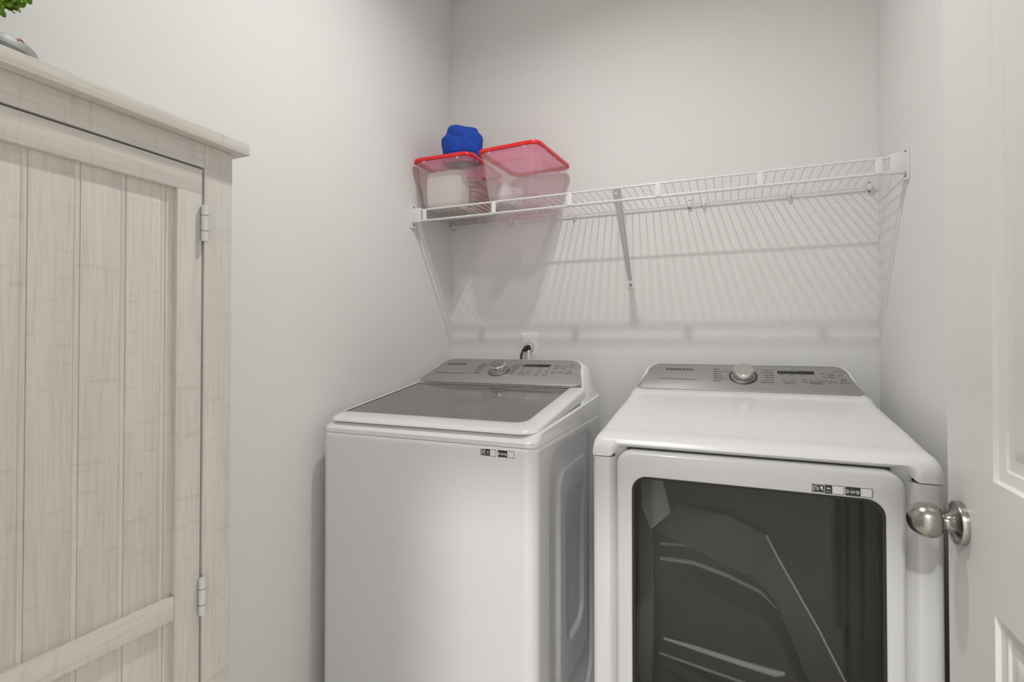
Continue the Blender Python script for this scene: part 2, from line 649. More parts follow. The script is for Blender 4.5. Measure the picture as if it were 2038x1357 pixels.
def make_console(root, cx, hb, hm, ht, yb, zb, yt, zt, yback, zdeck, flare, chamfer, zlow=None, xlow=None):
    L = math.hypot(yt - yb, zt - zb)
    P0 = Vector((0, yb, zb))
    ux = Vector((1, 0, 0))
    uy = Vector((0, yt - yb, zt - zb)).normalized()
    nn = ux.cross(uy)
    base = outline(cx, hb, hm, ht, L)

    def L3(pts, lift):
        return [P0 + ux * x + uy * t + nn * lift for x, t in pts]
    low = -0.06
    out = [(cx + (x - cx) * 1.012 + math.copysign(.004, x - cx), t + (.005 if t > .01 else low)) for x, t in base]
    rim = [(x, t if t > .01 else low) for x, t in base]
    l0 = L3(rim, 0)
    l1 = L3([((a[0] + b[0]) / 2, (a[1] * .4 + b[1] * .6)) for a, b in zip(rim, out)], -.001)
    l2 = L3(out, -.006)
    if zlow:
        for lp in (l0, l1, l2):
            for i in (0, -1):
                lp[i].z = zlow
                lp[i].x = xlow[1] if lp[i].x > cx else xlow[0]
    back = [Vector((cx + (p.x - cx) * 1.0 + math.copysign(flare, p.x - cx), yback - .012, max(zdeck, p.z - .004))) for p in l2]
    back2 = [Vector((cx + (p.x - cx) * .985, yback, max(zdeck, p.z - .010))) for p in back]
    mid = [a.lerp(b, .5) + Vector((math.copysign(flare * .28, a.x - cx), 0, .002)) for a, b in zip(l2, back)]
    if xlow:
        for lp in (mid, back):
            for i in (0, -1):
                lp[i].x = xlow[1] if lp[i].x > cx else xlow[0]
                lp[i].z = zlow
    h = mk('console_housing', *loft([l0, l1, l2, mid, back, back2]), 'appliance_gloss', root, 60)
    # silver fascia, corners cut at the foot
    f = outline(cx, hb, hm, ht, L, 0, .004)
    f = [(f[0][0] - chamfer, .003)] + [(f[0][0] - .003, .003 + chamfer * .55)] + f[1:-1] + [(f[-1][0] + .003, .003 + chamfer * .55), (f[-1][0] + chamfer, .003)]
    fi = [(cx + (x - cx) * .994, t * .985 + .001) for x, t in f]
    fas = mk('control_panel', *loft([L3(f, 0.0005), L3(f, .002), L3(fi, .003)]), 'console_silver', root, 40)
    return P0, ux, uy, nn, L, fas


def strokes(P0, ux, uy, x, y, w, h, lift, slant=0.0, space=0.12):
    """one line of small illegible print"""
    V = []
    a = x
    while a < x + w:
        if random.random() < space:
            a += h * .9
            continue
        cw = h * random.uniform(.45, .8)
        k = random.randrange(4)
        s = slant * h
        t = h * .24
        if k == 0:
            V.append(quad_on(P0, ux, uy, a, y, h * .2, h, lift, s))
            V.append(quad_on(P0, ux, uy, a, y, cw, t, lift + 1e-5))
        elif k == 1:
            V.append(quad_on(P0, ux, uy, a, y + h * .4, cw, t, lift, 0))
            V.append(quad_on(P0, ux, uy, a + cw * .7, y, h * .2, h, lift + 1e-5, s))
        elif k == 2:
            V.append(quad_on(P0, ux, uy, a, y + h * .76, cw, t, lift, 0))
            V.append(quad_on(P0, ux, uy, a + cw * .3, y, h * .2, h, lift + 1e-5, s))
        else:
            V.append(quad_on(P0, ux, uy, a, y, h * .2, h, lift, s))
            V.append(quad_on(P0, ux, uy, a + cw * .6, y, h * .2, h, lift + 1e-5, s))
        a += cw + h * .22
    return V


def dial(root, P0, ux, uy, nn, x, t, r, ring):
    c = P0 + ux * x + uy * t + nn * .003
    d = mk('dial', *lathe([(r * .99, .004), (r, .006), (r * .97, .026), (r * .93, .0285), (r * .86, .030), (0.0005, .0305)], c, nn, 48), 'chrome', root, 40)
    cap = []
    # turned face of the dial: fine radial wedges catch the light
    prof = [(r * .90, .0292), (r * .88, .0308), (r * .5, .0310), (.0004, .0311)]
    mk('dial_face', *lathe(prof, c, nn, 48), 'knob_metal', d, 40)
    mk('dial_ring', *lathe([(ring * .86, .0), (ring, .0), (ring, .002), (ring * .96, .003), (ring * .88, .003), (ring * .86, .0)], c, nn, 48, False, False), 'nickel_dark', d, 40)
    mk('dial_base', *lathe([(r * 1.12, .0), (r * 1.12, .003), (r * 1.02, .0045)], c, nn, 48), 'console_silver', d, 40)
    return d


def words(items, P0, ux, uy, lift):
    out = []
    for txt, x, t, h, w in items:
        out.append(text_mesh(txt, h, P0, ux, uy, x, t, lift, bold=.02, width=w))
    return out


def play_pause(P0, ux, uy, x, t, h, lift):
    n = ux.cross(uy).normalized() * lift
    tri = ([P0 + ux * a + uy * b + n for a, b in ((x, t), (x + h * .8, t + h / 2), (x, t + h))], [[0, 1, 2]])
    return [tri, quad_on(P0, ux, uy, x + h * 1.0, t, h * .22, h, lift), quad_on(P0, ux, uy, x + h * 1.4, t, h * .22, h, lift)]


# washer console
P0, ux, uy, nn, CL, fas = make_console(wa, .364, .318, .288, .232, -.345, 1.083, -.185, 1.166, WYB, 1.035, .005, .026, 1.028, (.0485, .6955))
lift = .0033
mk('brand_lettering', *text_mesh('SAMSUNG', .0135, P0, ux, uy, .116, .128, lift, spacing=1.05, bold=.042, width=.080), 'print_dark', fas, None)
H6 = .0085
st = words([('VIBRATION REDUCTION TECHNOLOGY+', .098, .064, .0072, .125)], P0, ux, uy, lift)
for i, (a, b) in enumerate(zip(('NORMAL', 'HEAVY DUTY', 'BEDDING', 'WHITES', 'COLORS', 'SANITIZE'), ('QUICK WASH', 'DELICATES', 'ACTIVE WEAR', 'DEEP WASH', 'RINSE+SPIN', 'SELF CLEAN'))):
    st += words([(a, .256 - .0015 * i, .131 - i * .0128, H6, .0037 * len(a)), (b, .391 - .0030 * i, .133 - i * .0128, H6, min(.034, .0034 * len(b)))], P0, ux, uy, lift)
for i, (a, t, w) in enumerate([(.43, .090, .012), (.455, .090, .012), (.492, .090, .014), (.524, .090, .012), (.43, .076, .016), (.455, .076, .018), (.492, .076, .016), (.524, .076, .016),
                               (.43, .064, .03), (.488, .064, .018), (.521, .064, .018)]):
    st += strokes(P0, ux, uy, a, t, w, .0052, lift, .1, .05)
for a, t in [(.553, .128), (.553, .112), (.580, .128), (.580, .112), (.552, .085), (.579, .085)]:
    st += strokes(P0, ux, uy, a - .004, t, .017, .0062, lift, .1, .0)
st += play_pause(P0, ux, uy, .606, .090, .008, lift)
st += strokes(P0, ux, uy, .600, .078, .026, .005, lift, 0, 0)
st.append(quad_on(P0, ux, uy, .596, .141, .036, .0012, lift))
for a in (.432, .458, .496, .528):
    st.append(quad_on(P0, ux, uy, a + .004, .100, .0012, .022, lift, .004))
pr = mk('printed_marks', *join(*st), 'print_dark', fas, None)
pr['kind'] = 'stuff'
mk('display', *loft([[P0 + ux * x + uy * t + nn * q for x, t in [(.428, .124), (.528, .124), (.536, .139), (.436, .139)]] for q in (.0028, .0042)]), 'display_black', fas, 30)
seg = []
for i in range(7):
    seg.append(quad_on(P0, ux, uy, .438 + i * .0075, .132, .004, .0035, .0044, .0008))
for i in range(4):
    seg.append(quad_on(P0, ux, uy, .434 + i * .010, .1262, .006, .002, .0044, .0004))
g = mk('display_digits', *join(*seg), 'print_dim', fas, None)
g['kind'] = 'stuff'
for a, t in [(.628, .131), (.628, .095)]:
    mk('indicator_light', *lathe([(.0022, 0), (.0022, .0007), (.0015, .001)], P0 + ux * a + uy * t + nn * .003, nn, 12), 'print_white', fas)
pw = []
for k in range(20):
    a0, a1 = R(70) - R(320) * k / 20, R(70) - R(320) * (k + 1) / 20
    pw.append(([P0 + ux * (.612 + r * math.cos(a)) + uy * (.131 + r * math.sin(a)) + nn * lift for r, a in ((.0055, a0), (.0055, a1), (.0043, a1), (.0043, a0))], [[0, 1, 2, 3]]))
mk('power_symbol', *join(*pw), 'print_dark', fas, None)
dial(wa, P0, ux, uy, nn, .347, .090, .0315, .038)


# energy and feature stickers on the front of the machines
def sticker(root, x0, z0, w, h, y, cells):
    P = Vector((x0, y, z0))
    ax, az = Vector((1, 0, 0)), Vector((0, 0, 1))
    lp = rr(0, w, 0, h, h * .07, 3)
    s = mk('feature_sticker', *loft([[P + ax * a + az * b + Vector((0, q, 0)) for a, b in lp] for q in (.0004, -.0006)]), 'print_white', root, 30)
    m = h * .045
    dark, light = [], []
    for kind, a, b in cells:
        xa, xb = a * w, b * w
        if kind == 'd':
            dark.append(quad_on(P, ax, az, xa + m, m, xb - xa - m, h - 2 * m, .0009))
        else:
            for r_ in ((xa + m, m, xb - xa - m, m * 1.2), (xa + m, h - 2.2 * m, xb - xa - m, m * 1.2), (xb - 1.2 * m, m, m * 1.2, h - 2 * m)):
                dark.append(quad_on(P, ax, az, *r_, .0009))
    d = mk('dark_print', *join(*dark), 'print_dark', s, None)
    d['kind'] = 'stuff'
    return s, P, ax, az


def ring_marks(P, ax, az, cx, cz, r, t, a0, a1, lift, n=12, sq=1.0):
    out = []
    for k in range(n):
        p, q = R(a0 + (a1 - a0) * k / n), R(a0 + (a1 - a0) * (k + 1) / n)
        out.append(([P + ax * (cx + rr_ * math.cos(a)) + az * (cz + rr_ * sq * math.sin(a)) + ax.cross(az) * lift for rr_, a in ((r, p), (r, q), (r - t, q), (r - t, p))], [[0, 1, 2, 3]]))
    return out


def bars(P, ax, az, x, z, w, h, t, lift):
    return [quad_on(P, ax, az, x, z, w, t, lift), quad_on(P, ax, az, x, z + h - t, w, t, lift), quad_on(P, ax, az, x, z, t, h, lift), quad_on(P, ax, az, x + w - t, z, t, h, lift)]


def sticker_icons(P, ax, az, w, h, L_, c0, c1, c3):
    """white icons: outlined box with marks, wireless fan, three round letters"""
    t = h * .045
    o = bars(P, ax, az, c0[0] * w, h * .08, (c0[1] - c0[0]) * w, h * .84, t, L_)
    bw = (c0[1] - c0[0]) * w
    o += [quad_on(P, ax, az, c0[0] * w + bw * .12, h * .30, bw * .07, h * .42, L_), quad_on(P, ax, az, c0[0] * w + bw * .12, h * .66, bw * .22, h * .08, L_),
          quad_on(P, ax, az, c0[0] * w + bw * .34, h * .30, bw * .06, h * .35, L_), quad_on(P, ax, az, c0[0] * w + bw * .46, h * .34, bw * .05, h * .28, L_),
          quad_on(P, ax, az, c0[0] * w + bw * .63, h * .48, bw * .2, h * .26, L_), quad_on(P, ax, az, c0[0] * w + bw * .72, h * .36, bw * .2, h * .06, L_)]
    cx = (c1[0] + c1[1]) / 2 * w
    o += ring_marks(P, ax, az, cx, h * .42, h * .26, t * 1.3, 40, 140, L_) + ring_marks(P, ax, az, cx, h * .42, h * .16, t * 1.3, 40, 140, L_)
    for k in range(3):
        o.append(quad_on(P, ax, az, cx - h * .2 + k * h * .16, h * .22, h * .08, h * .07, L_))
    cw = (c3[1] - c3[0]) * w / 3
    for k in range(3):
        c = c3[0] * w + cw * (k + .5)
        if k == 0:
            o += bars(P, ax, az, c - cw * .36, h * .30, cw * .62, h * .36, t * 1.2, L_) + [quad_on(P, ax, az, c - cw * .2, h * .34, cw * .1, h * .28, L_, cw * .3)]
        elif k == 1:
            o += ring_marks(P, ax, az, c - cw * .18, h * .46, cw * .28, t * 1.3, 60, 300, L_) + ring_marks(P, ax, az, c + cw * .18, h * .46, cw * .28, t * 1.3, -120, 120, L_) + [quad_on(P, ax, az, c - t * .5, h * .33, t, h * .26, L_)]
        else:
            o += ring_marks(P, ax, az, c, h * .46, cw * .38, t * 1.3, -60, 210, L_) + [quad_on(P, ax, az, c - t, h * .26, t * 1.4, h * .24, L_), quad_on(P, ax, az, c, h * .28, cw * .3, t * 1.2, L_)]
    return o


sw, sh = .0905, .0185
s, P, ax, az = sticker(wa, .5545, .9535, sw, sh, WYF - .0002, [('d', 0, .29), ('w', .29, .47), ('d', .515, .80), ('w', .80, 1.0)])
ic = mk('white_print', *join(*sticker_icons(P, ax, az, sw, sh, .0011, (.03, .14), (.17, .28), (.52, .79))), 'print_white', s, None)
ic['kind'] = 'stuff'

# ------------------------------------------------------------------ dryer
DX0, DX1, DYF, DYB = .818, 1.503, -.763, -.06
dr = thing('clothes_dryer', 'white front-loading clothes dryer with large dark glass door', 'dryer', (1.16, -.42, 0))
DL, DRT = .863, 1.460            # inner edges of the two front flanges


def dryer_plan():
    r = .014
    p = []
    p += [(DX0 + r - r * math.cos(R(a)), DYF + r - r * math.sin(R(a))) for a in range(0, 91, 15)]
    p += [(DL - .006, DYF), (DL - .001, DYF + .002), (DL + .010, DYF + .018), (DL + .014, DYF + .022), (.905, DYF + .022), (.905, -.46), (1.415, -.46), (1.415, DYF + .022),
          (DRT - .020, DYF + .022), (DRT - .016, DYF + .018), (DRT - .002, DYF + .002), (DRT + .004, DYF)]
    p += [(DX1 - r + r * math.sin(R(a)), DYF + r - r * math.cos(R(a))) for a in range(0, 91, 15)]
    p += [(DX1, DYB), (DX0, DYB)]
    return p


pl = dryer_plan()
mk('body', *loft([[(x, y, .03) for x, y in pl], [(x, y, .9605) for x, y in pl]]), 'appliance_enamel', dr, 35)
mk('lower_panel', *box((DL + .006, DYF + .008, .032), (DRT - .008, DYF + .03, .354), .003), 'appliance_enamel', dr)
mk('plinth', *box((DX0 + .01, DYF + .03, .0), (DX1 - .01, DYB - .02, .031)), 'seam_dark', dr, None)
mk('seam_gap', *box((DX0 + .004, -.70, .955), (DX1 - .004, DYB - .003, .968)), 'seam_dark', dr, None)


mk('recess_filler', *box((DL + .004, DYF + .0235, .94), (DRT - .004, -.70, .995)), 'appliance_enamel', dr, None)
mk('door_gap_shade', *box((.898, DYF + .0195, .95), (1.420, DYF + .0236, .990)), 'seam_dark', dr, None)  # dark strip: shade of the gap above the door, put in as colour


def dryer_cap():
    xs = [DX0 + d for d in (0, .0015, .004, .008, .013, .02, .028)]
    xs += [DX0 + .028 + i * .006 for i in range(1, 10)]
    xs += [DX0 + .082 + i * (DX1 - DX0 - .164) / 14 for i in range(1, 14)]
    xs += [DX1 - (x - DX0) for x in reversed(xs[:16])]
    loops = []
    for x in xs:
        e = min(x - DX0, DX1 - x)
        rr_ = .022
        drop = rr_ - math.sqrt(max(0, rr_ * rr_ - max(0, rr_ - e) ** 2)) if e < rr_ else 0
        drop *= .75
        k = smooth01((x - (DL - .004)) / .022) * smooth01(((DRT + .004) - x) / .022)
        prof = [(DYF + .024 * k, .9625 + .016 * k), (DYF + .020 * k, .972 + .012 * k), (DYF + .007 * k, .984 + .006 * k), (DYF + .003, .994), (DYF + .010, 1.0025),
                (DYF + .022, 1.0085), (DYF + .042, 1.0125), (DYF + .062, 1.0145 + 0.0 * k), (DYF + .072, 1.0150), (DYF + .080, 1.0152), (DYF + .10, 1.0172),
                (-.55, 1.0315), (-.40, 1.0475), (-.29, 1.0605), (-.245, 1.068), (-.225, 1.076), (DYB - .006, 1.078), (DYB, 1.072), (DYB, .9625)]
        lp = []
        inx = 0
        for y, z in prof:
            zz = z - drop * smooth01((z - .968) / .03)
            lp.append((x, y + (.004 * (1 - min(1, e / .01)) if y < -.7 else 0), zz))
        loops.append(lp)
    return loft(loops)


mk('top_cover', *dryer_cap(), 'appliance_lit_top', dr, 50)
# shallow crease framing the top
# console
P0, ux, uy, nn, CL, fas = make_console(dr, 1.1605, .331, .303, .262, -.225, 1.076, -.10, 1.157, DYB, 1.04, .008, .014)
mk('brand_lettering', *text_mesh('SAMSUNG', .0135, P0, ux, uy, .922, .1065, lift, spacing=1.05, bold=.042, width=.087), 'print_dark', fas, None)
st = words([('SENSOR DRY  MULTI-STEAM  SMART CARE', .904, .054, .0066, .120)], P0, ux, uy, lift)
for i, (a, b) in enumerate(zip(('NORMAL', 'HEAVY DUTY', 'BEDDING', 'DELICATES', 'PERM PRESS', 'REFRESH'), ('QUICK DRY', 'ACTIVE WEAR', 'SANITIZE', 'TIME DRY', 'AIR FLUFF', 'WRINKLE AWAY'))):
    w = .0034 * len(b)
    st += words([(a, 1.074, .113 - i * .0126, H6 * .92, .0034 * len(a)), (b, 1.254 - w, .111 - i * .0126, H6 * .92, w)], P0, ux, uy, lift)
    st.append(quad_on(P0, ux, uy, 1.110, .1155 - i * .0126, .010, .0009, lift))
    st.append(quad_on(P0, ux, uy, 1.204 - .002 * i, .1135 - i * .0126, .007, .0009, lift))
for a, t, w in [(1.272, .089, .010), (1.296, .089, .012), (1.325, .089, .014), (1.276, .066, .008), (1.300, .066, .010), (1.328, .066, .012), (1.276, .0545, .04), (1.330, .0545, .014), (1.352, .0545, .026),
                (1.282, .046, .028), (1.354, .046, .022), (1.382, .050, .02), (1.382, .062, .016), (1.404, .058, .018), (1.382, .082, .014), (1.402, .082, .018), (1.382, .100, .010), (1.402, .100, .016), (1.402, .092, .018), (1.430, .056, .024)]:
    st += strokes(P0, ux, uy, a, t, w, .0048, lift, 0, .05)
st += play_pause(P0, ux, uy, 1.434, .067, .008, lift)
st.append(quad_on(P0, ux, uy, 1.420, .114, .034, .0011, lift))
st += bars(P0, ux, uy, 1.351, .0525, .030, .013, .0009, lift)
pr = mk('printed_marks', *join(*st), 'print_dark', fas, None)
pr['kind'] = 'stuff'
mk('display', *loft([[P0 + ux * x + uy * t + nn * q for x, t in [(1.265, .099), (1.367, .099), (1.367, .113), (1.265, .113)]] for q in (.0028, .0042)]), 'display_black', fas, 30)
seg = []
for i in range(6):
    seg.append(quad_on(P0, ux, uy, 1.271 + i * .009, .1075, .0045, .003, .0044, .0006))
g = mk('display_digits', *join(*seg), 'print_dim', fas, None)
g['kind'] = 'stuff'
pw = []
for k in range(20):
    a0, a1 = R(70) - R(320) * k / 20, R(70) - R(320) * (k + 1) / 20
    pw.append(([P0 + ux * (1.435 + r * math.cos(a)) + uy * (.096 + r * math.sin(a)) + nn * lift for r, a in ((.0055, a0), (.0055, a1), (.0044, a1), (.0044, a0))], [[0, 1, 2, 3]]))
mk('power_symbol', *join(*pw), 'print_dark', fas, None)
mk('indicator_light', *lathe([(.0022, 0), (.0022, .0007), (.0015, .001)], P0 + ux * 1.448 + uy * .096 + nn * .003, nn, 12), 'print_white', fas)
dial(dr, P0, ux, uy, nn, 1.1645, .079, .0325, .0425)

# dryer door
door_z0, door_z1 = .36, .9815
dd = [(-.744, 0), (-.770, 0), (-.779, .0012), (-.784, .004), (-.786, .009)]


def ring_loop(x0, x1, z0, z1, r, y):
    return [(x, y, z) for x, z in rr(x0, x1, z0, z1, r, 8)]


gx0, gx1, gz0, gz1 = .9155, 1.4035, .415, .9275
loops = [ring_loop(.8795 + i, 1.4365 - i, door_z0 + i, door_z1 - i, .032 - i, y) for y, i in dd]
loops += [ring_loop(gx0 - .002, gx1 + .002, gz0 - .002, gz1 + .002, .036, -.786), ring_loop(gx0, gx1, gz0, gz1, .034, -.784), ring_loop(gx0, gx1, gz0, gz1, .034, -.760)]
ddoor = mk('door', *loft(loops, False, False), 'appliance_shaded_door', dr, 40)
mk('door_gasket', *loft([ring_loop(gx0 - .0004, gx1 + .0004, gz0 - .0004, gz1 + .0004, .034, -.7822), ring_loop(gx0 + .006, gx1 - .006, gz0 + .006, gz1 - .006, .030, -.7815),
                         ring_loop(gx0 + .006, gx1 - .006, gz0 + .006, gz1 - .006, .030, -.745)], False, False), 'gasket', ddoor, 40)
mk('door_glass', *loft([ring_loop(gx0 + .0055, gx1 - .0055, gz0 + .0055, gz1 - .0055, .030, -.7790)], True, False), 'dryer_glass', ddoor, None)


def plate(pts, y, th, mat, name, tilt=0.0, bev=.003):
    """thick moulded piece seen through the glass; outline in (x, z)"""
    zc = sum(p[1] for p in pts) / len(pts)
    f = [(x, y + (z - zc) * tilt, z) for x, z in pts]
    b_ = [(x, y + th + (z - zc) * tilt, z) for x, z in pts]
    return mk(name, *bevel_vf(loft([f, b_]), bev, 2), mat, dr, 40)


plate([(.921, .905), (.972, .905), (.993, .826), (.947, .781), (.925, .83)], -.700, .02, 'drum_grey', 'lint_cover', .1)
plate([(.907, .925), (.929, .925), (.950, .770), (.952, .570), (.946, .40), (.907, .40)], -.690, .03, 'drum_dark', 'drum_rim', 0)
plate([(.948, .772), (1.160, .706), (1.219, .757), (1.199, .795), (1.12, .825), (1.00, .835)], -.676, .05, 'baffle_dark', 'drum_baffle', .35)
plate([(1.160, .706), (1.219, .757), (1.225, .75), (1.372, .46), (1.30, .44), (1.215, .655)], -.684, .045, 'baffle_dark', 'drum_baffle', .0)
mk('baffle_edge', *tube([(1.199, -.684, .797), (1.222, -.688, .752), (1.30, -.69, .61), (1.372, -.69, .462)], .0028, 8), 'rib_light', dr)
mk('drum_rib', *tube([(.962, -.640, .727), (1.02, -.640, .733), (1.115, -.640, .716)], [.004, .005, .003], 8), 'drum_grey', dr)
mk('drum_rib', *tube([(.960, -.640, .690), (1.04, -.640, .692), (1.12, -.640, .674), (1.19, -.640, .648), (1.225, -.640, .615)], [.005, .006, .006, .005, .002], 8), 'drum_grey', dr)
mk('drum_rib', *tube([(.972, -.670, .508), (1.05, -.675, .503), (1.15, -.68, .494), (1.215, -.68, .488), (1.235, -.68, .492)], [.003, .006, .007, .008, .004], 10), 'rib_light', dr)
mk('drum_rib', *tube([(.962, -.670, .470), (1.06, -.672, .458), (1.16, -.675, .447)], [.003, .004, .003], 8), 'drum_grey', dr)
# curved drum wall behind
dw = []
for i in range(25):
    a = R(180) * i / 24
    dw.append([(1.16 - .252 * math.cos(a), -.66 + .19 * math.sin(a), z) for z in (.04, .955)])
mk('drum', *loft([[p for p in r_] for r_ in dw], False, False, False), 'drum_dark', dr, 60)

sw, sh = .1045, .0195
s, P, ax, az = sticker(dr, 1.2765, .9300, sw, sh, -.7862, [('d', 0, .35), ('w', .35, .545), ('d', .555, .81), ('w', .81, 1.0)])
ic = mk('white_print', *join(*sticker_icons(P, ax, az, sw, sh, .0011, (.02, .225), (.235, .34), (.56, .80))), 'print_white', s, None)
ic['kind'] = 'stuff'

# ------------------------------------------------------------------ wire shelf
sf = thing('wire_shelf', 'white vinyl-coated wire shelf fixed across the back wall above the machines', 'shelf', (W / 2, -.15, 1.73))
SZ, SY = 1.735, -.305
ROD = .0034


def rod(name, y, z, r, x0=.012, x1=W - .012):
    return mk(name, *tube([(x0, y, z), (x1, y, z)], r, 10), 'wire_white', sf, 60)


rod('front_rail', SY, SZ, ROD)
rod('front_rail', SY, SZ - .041, ROD)
rod('rear_rail', -.012, SZ - .002, .003)
rod('middle_rail', -.152, SZ - .004, .0028)
PITCH = .0247
x = .933 - PITCH * 36
wire0 = None
wz = SZ + .003
while x < W - .02:
    if x > .02:
        if wire0 is None:
            pts = [(0, -.009, wz - .006), (0, -.012, wz), (0, SY + .003, wz), (0, SY - .002, wz - .0005), (0, SY - .0042, wz - .004)]
            wire0 = mk('wire', *tube([(x + p[0], p[1], p[2]) for p in pts], .0015, 6), 'wire_white', sf, 70)
            x_first = x
        else:
            c = wire0.copy()
            COL.objects.link(c)
            c.parent = sf
            c.location = (x - x_first, 0, 0)
    x += PITCH
for px in (.056, .345, .627, .917, 1.210, 1.503):
    prof = rr(px - .0085, px + .0085, SY - .0052, SY - .0005, .002, 3)
    lp = [[(a, b, z) for a, b in prof] for z in (SZ - .041, SZ - .006)]
    lp.append([(px + (a - px) * .25, b, SZ + .001) for a, b in prof])
    mk('rail_spacer', *loft(lp), 'wire_white', sf, 50)
# diagonal support brace (folded steel channel) with wall tab
bt, bb = Vector((.787, SY - .001, SZ + .001)), Vector((.779, -.010, 1.462))
dv = (bb - bt).normalized()
sx = Vector((1, 0, 0))
sx = (sx - dv * sx.dot(dv)).normalized()
sn = dv.cross(sx)
secs = []
for t, w, d in ((0, .0135, .004), (.05, .0145, .008), (.5, .0110, .009), (.93, .0085, .007), (1.0, .0085, .003)):
    c = bt.lerp(bb, t)
    secs.append([c + sx * a + sn * b for a, b in ((-w, d), (-w * .9, -d * .3), (-w * .55, -d), (w * .55, -d), (w * .9, -d * .3), (w, d), (w * .8, d), (w * .5, -d * .5), (-w * .5, -d * .5), (-w * .8, d))])
brace = mk('support_brace', *loft(secs), 'wire_white', sf, 40)
mk('brace_tab', *box((.7665, -.0042, 1.432), (.7925, -.0002, 1.474), .0015), 'wire_white', brace)
mk('screw', *lathe([(.0042, 0), (.0042, .0012), (.003, .0022), (0.0003, .0018)], (.779, -.0042, 1.447), (0, -1, 0), 14), 'screw_steel', brace)
mk('rivet_hole', *lathe([(.003, 0), (.003, .001)], bt + dv * .024 + Vector((-.004, -.012, 0)), (0, -1, 0), 12), 'clip_white', brace)


def end_bracket(side):
    xw = 0.0 if side < 0 else W
    s_ = 1 if side < 0 else -1
    a, b = sorted((xw + s_ * .0002, xw + s_ * .0045))
    br = mk('end_bracket', *box((a, -.320, 1.672), (b, -.287, 1.753), .0015), 'clip_white', sf, 40)
    a, b = sorted((xw + s_ * .003, xw + s_ * .041))
    mk('rail_sleeve', *box((a, -.3145, 1.688), (b, -.2965, 1.7425), .002), 'clip_white', br, 40)
    for z in (1.7475, 1.679):
        mk('screw', *lathe([(.0036, 0), (.0036, .0015), (.0024, .0025)], (xw + s_ * .0045, -.3035, z), (s_, 0, 0), 12), 'screw_steel', br)
    # small foot of the sleeve
    a, b = sorted((xw + s_ * .0002, xw + s_ * .010))
    mk('bracket_lip', *box((a, -.318, 1.668), (b, -.290, 1.674), .001), 'clip_white', br, 40)


end_bracket(-1)
end_bracket(1)


def wall_clip(x, screws):
    cz = SZ - .002
    c = mk('wall_clip', *box((x - .0058, -.0175, cz - .0105), (x + .0058, -.0002, cz + .0105), .0022), 'clip_white', sf, 40)
    if screws:
        for dz in (.0145, -.0145):
            mk('clip_tab', *lathe([(.0072, 0), (.0072, .0035), (.0055, .005)], (x, -.0002, cz + dz), (0, -1, 0), 16), 'clip_white', c)
            mk('screw', *lathe([(.0036, 0), (.0036, .001), (.002, .0018)], (x, -.0052, cz + dz), (0, -1, 0), 12), 'screw_steel', c)
        mk('rail_stop', *tube([(x, -.012, cz), (x + (.016 if x > .8 else -.008), -.012, cz + .001)], .0022, 8), 'clip_white', c)
    else:
        mk('clip_hook', *box((x - .003, -.014, cz - .0185), (x + .003, -.004, cz - .009), .0012), 'clip_white', c, 40)
        mk('clip_crown', *box((x - .0042, -.015, cz + .009), (x + .0042, -.003, cz + .0155), .0018), 'clip_white', c, 40)


for x, s_ in ((.018, 1), (.288, 0), (.560, 0), (.992, 1), (1.041, 0), (1.312, 0), (1.543, 1)):
    wall_clip(x, s_)


